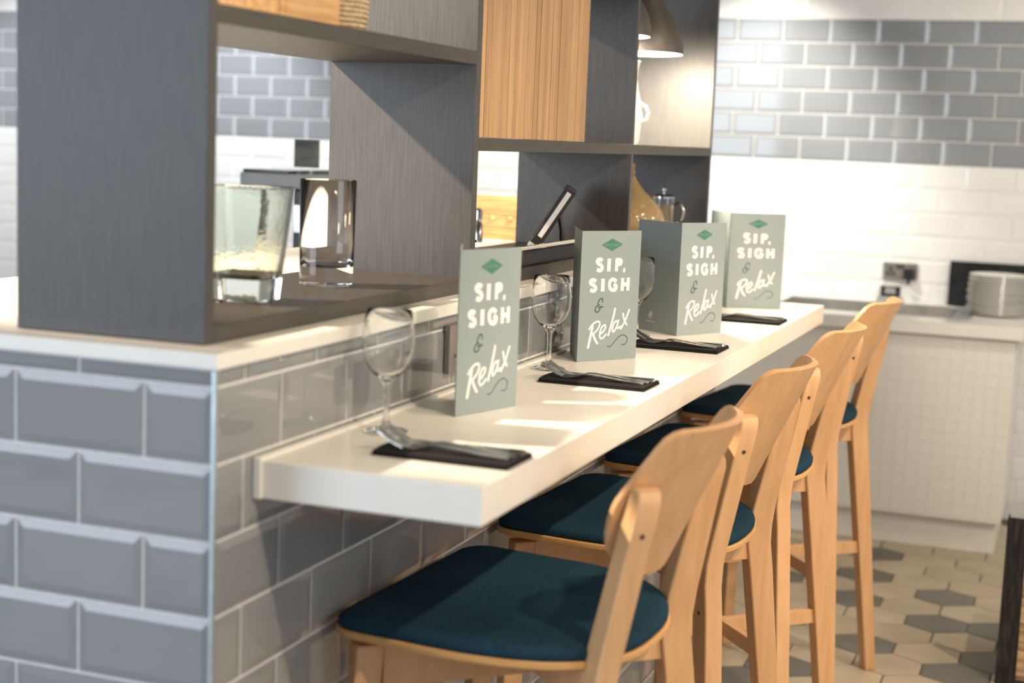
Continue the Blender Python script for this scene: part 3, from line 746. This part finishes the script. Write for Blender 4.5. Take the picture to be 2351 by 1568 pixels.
# work counter with hot cupboard
kc = empty('kitchen_counter', 'stainless kitchen counter far behind the glasses on the shelf', 'counter', (-1.5, 2.9, 0))
mk('worktop', box(-.6, .55, -.38, .38, .86, .90), brushed, kc, bevel=.003)
for sx in (-.56, .51):
    for sy in (-.34, .34): mk('leg', box(sx-.02, sx+.02, sy-.02, sy+.02, 0, .86), brushed, kc)
mk('undershelf', box(-.54, .49, -.33, .33, .3, .32), brushed, kc)
cm = empty('coffee_machine', 'dark coffee machine on the kitchen counter, seen through the upper left opening', 'machine', (-1.24, 2.78, .9003))
mk('body', box(-.09, -.03, -.12, .2, .02, .47), black_pl, cm, bevel=.008)
mk('top_hood', box(-.25, .08, -.18, .21, .4702, .5165), grey_pl, cm, bevel=.006)
mk('tray_lid', box(-.245, -.08, -.17, .2, .5168, .5265), black_gloss, cm, bevel=.003)
mk('panel', box(-.085, -.035, -.125, -.1202, .33, .42), brushed, cm, bevel=.002)
for i, xx in enumerate((-.06,)): mk('knob', lathe([(.016, 0), (.016, .02), (.013, .024)], 20), red_m if i == 0 else china, cm, smooth=40, loc=(xx, -.125, .2)).rotation_euler = (PI/2, 0, 0)
mk('drip_shelf', box(-.12, .08, -.2, -.1205, 0, .02), brushed, cm)
sg = empty('counter_sign', 'small dark sign card on clear feet on top of the coffee machine', 'sign', (-1.268, 2.63, 1.4170))
mk('card', box(-.043, .043, -.003, .003, .022, .108), tex(mat('dark sign card', (.05, .045, .035), .5), (.03, .028, .024), (.14, .125, .085), scale=(1, 1, 1.6), ns=9), sg)
for s in (-1, 1): mk('foot', lathe([(.012, 0), (.012, .004), (.005, .008), (.005, .022)], 16), glass, sg, loc=(s*.02, 0, 0))

# ------------------------------------------------------------------ white counter at the back
ct = empty('sideboard_counter', 'white counter with mosaic front along the back wall, beyond the stools', 'counter', (.2, 4.8, 0))
ox, oy = .2, 4.8
def cb(name, x0, x1, y0, y1, z0, z1, m, bev=.0015):
    return mk(name, box(x0-ox, x1-ox, y0-oy, y1-oy, z0, z1), m, ct, bevel=bev)
cb('worktop', -1.4, .856, 4.455, 4.625, .865, .915, white_solid); cb('worktop', -1.4, .856, 5.12, 5.196, .865, .915, white_solid)
cb('worktop', .640, .856, 4.6255, 5.1195, .865, .915, white_solid); cb('worktop', -1.4, -.16, 4.6255, 5.1195, .865, .915, white_solid)
cb('carcass', -1.38, .822, 4.505, 5.19, .135, .80, white_lam); cb('plinth', -1.38, .803, 4.54, 5.18, .001, .1345, white_lam)
cb('top_rail', -1.38, .822, 4.505, 4.6, .801, .864, white_lam)
fr = cb('front_panel', -1.38, .824, 4.490, 4.5045, .135, .8645, white_lam)
mp_, mme, fieldv = .0475, None, ([], [])
for i in range(46):
    for j in range(15):
        x = .822-mp_*(i+.5); z = .860-mp_*(j+.5)
        v, f = box(-.0222, .0222, -.0016, 0, -.0222, .0222)
        if i < 19:
            if mme is None:
                o = mk('mosaic_tile', (v, f), white_lam, ct, bevel=.0012, loc=(x-ox, 4.490-oy, z)); mme = o.data
            else:
                o = link('mosaic_tile', mme, None, ct, loc=(x-ox, 4.490-oy, z)); b = o.modifiers.new('bevel', 'BEVEL'); b.width = .0012
        else:
            n = len(fieldv[0]); fieldv[0].extend([(a+x-ox, b+4.490-oy, c+z) for a, b, c in v]); fieldv[1].extend([tuple(k+n for k in q) for q in f])
stuff(mk('mosaic_field', fieldv, white_lam, ct))
sk = empty('steel_basin', 'shallow stainless steel basin let into the white back counter', 'basin', (.2, 4.87, .865))
def sb(name, x0, x1, y0, y1, z0, z1, m): return mk(name, box(x0-.2, x1-.2, y0-4.87, y1-4.87, z0-.865, z1-.865), m, sk, bevel=.001)
sb('bottom', -.155, .56, 4.63, 5.115, .84, .845, brushed)
for a in ((-.155, -.15, 4.63, 5.115), (.555, .56, 4.63, 5.115), (-.15, .555, 4.63, 4.635), (-.15, .555, 5.11, 5.115)): sb('rim', *a, .8452, .917, brushed)
sb('cover_plate', .562, .638, 4.63, 5.115, .90, .914, grey_pl)
# double socket with plug, cable
bs = empty('wall_socket', 'steel double socket with a black plug in it, on the white back wall', 'socket', (.298, YB-.001, 1.05))
mk('faceplate', box(-.073, .073, -.011, -.001, -.037, .037), satin, bs, bevel=.002)
mk('pin_slots', join(box(-.047, -.035, -.0118, -.0112, .0, .016), box(-.060, -.045, -.0118, -.0112, -.018, -.006), box(-.037, -.022, -.0118, -.0112, -.018, -.006)), black_pl, bs)
for xx in (-.01, .008): mk('switch', box(xx-.007, xx+.007, -.014, -.0112, .012, .028), black_pl, bs, bevel=.001)
pg = empty('plug', 'black plug with white cable in the back wall socket', 'plug', (.338, YB-.0125, 1.040))
mk('plug_body', loft([[(a*1.0, 0, b) for a, b in rsq(.025, .012, 0)], [(a*.98, -.02, b) for a, b in rsq(.025, .012, 0)], [(a*.8, -.03, b) for a, b in rsq(.022, .01, 0)]]), black_pl, pg, smooth=40)
mk('strain_relief', tube([(0, -.012, -.02), (-.002, -.014, -.046)], [.008, .005]), black_pl, pg, smooth=50)
mk('cable', tube(smoothpath([(-.002, -.014, -.044), (.012, -.016, -.074), (.06, -.03, -.100), (.12, -.06, -.1175), (.19, -.10, -.1205), (.245, -.13, -.1205), (.29, -.12, -.1205)], 5), .0035), cable_m, pg, smooth=60)
for ch in tb.children: ch.data.transform(Matrix.Scale(1.04, 4))
lc = empty('label_holder', 'small black label card on a grey stand beneath the back wall socket', 'sign', (.265, 5.17, .9153))
mk('stand', box(-.055, .055, -.015, .015, 0, .022), grey_pl, lc, bevel=.002)
mk('card', box(-.043, .043, -.002, .002, .0222, .070), black_pl, lc)
sv = [ribbon([(-.024+.003*random.random(), z), (-.01, z+.001*random.random()), (.012, z-.001), (.024-.008*random.random(), z+.001)], .0022) for z in (.060, .053, .046, .040)]
v, f = join(*sv); mk('lettering', ([(a, -.0025-.0002*c, b) for a, b, c in v], f), print_white, lc)
# slate and plates
sl = mk('slate_board', box(-.17, .17, -.006, .006, 0, .197), slate, None, bevel=.002, loc=(.678, 5.155, .9153)); sl.rotation_euler = (math.radians(-9), 0, 0)
tag(sl, 'glossy black slate board leaning on the white back wall behind plates', 'board')
def plate_vf(r=.122):
    return lathe([(.001, 0), (.062, 0), (.068, .001), (.085, .0045), (r-.002, .0118), (r, .0138), (r-.001, .0158), (.086, .0075), (.066, .004), (.001, .004)], 48)
pv = None
npl = 17
for i in range(npl):
    loc = (.728+random.uniform(-.006, .006), 4.905+random.uniform(-.005, .005), .9153+i*.0095)
    ow = ['topmost', 'second from the top', 'third from the top', 'fourth from the top', 'fifth from the top', 'sixth from the top', 'seventh from the top', 'eighth from the top']
    pos = ow[npl-1-i] if npl-1-i < 8 else (['lowest']+[w0.replace('top', 'bottom') for w0 in ow[1:]]+['ninth from the bottom'])[i]
    if pv is None: o = mk('plate', plate_vf(), china, None, smooth=40, loc=loc); pv = o.data
    else: o = link('plate', pv, loc=loc)
    tag(o, 'white china plate, %s of the stack on the back counter' % pos, 'plate', 'stack of white plates on the back counter')

# ------------------------------------------------------------------ rustic planter at the right edge
bx = empty('planter_box', 'rustic plank box with a black iron corner post at the right edge', 'box', (1.2, 3.2, 0))
pa = lambda x0, x1, y0, y1, z0, z1, nm, m, bev=.003: mk(nm, box(x0-1.2, x1-1.2, y0-3.2, y1-3.2, z0, z1), m, bx, bevel=bev)
for x, y, hh in ((.893, 2.965, .508), (1.495, 2.965, .508), (.905, 3.435, .34), (1.495, 3.435, .34)):
    sx = 1 if x < 1.2 else -1; sy = 1 if y < 3.2 else -1
    v, f = prism([(x, y), (x+sx*.058, y), (x+sx*.058, y+sy*.006), (x+sx*.006, y+sy*.006), (x+sx*.006, y+sy*.046), (x, y+sy*.046)], 0, hh)
    mk('corner_post', ([(a-1.2, b-3.2, c) for a, b, c in v], f), iron, bx, bevel=.0015)
for i in range(4):
    z0_, z1_ = .03+i*.08, .03+i*.08+.078
    for yy in (2.972, 3.410): pa(.912, 1.488, yy, yy+.018, z0_, z1_, 'plank', plank_m)
    for xx in (.912, 1.470): pa(xx, xx+.018, 2.9905, 3.4095, z0_, z1_, 'plank', plank_m)
pa(.93, 1.47, 2.99, 3.41, .01, .028, 'base', plank_m)
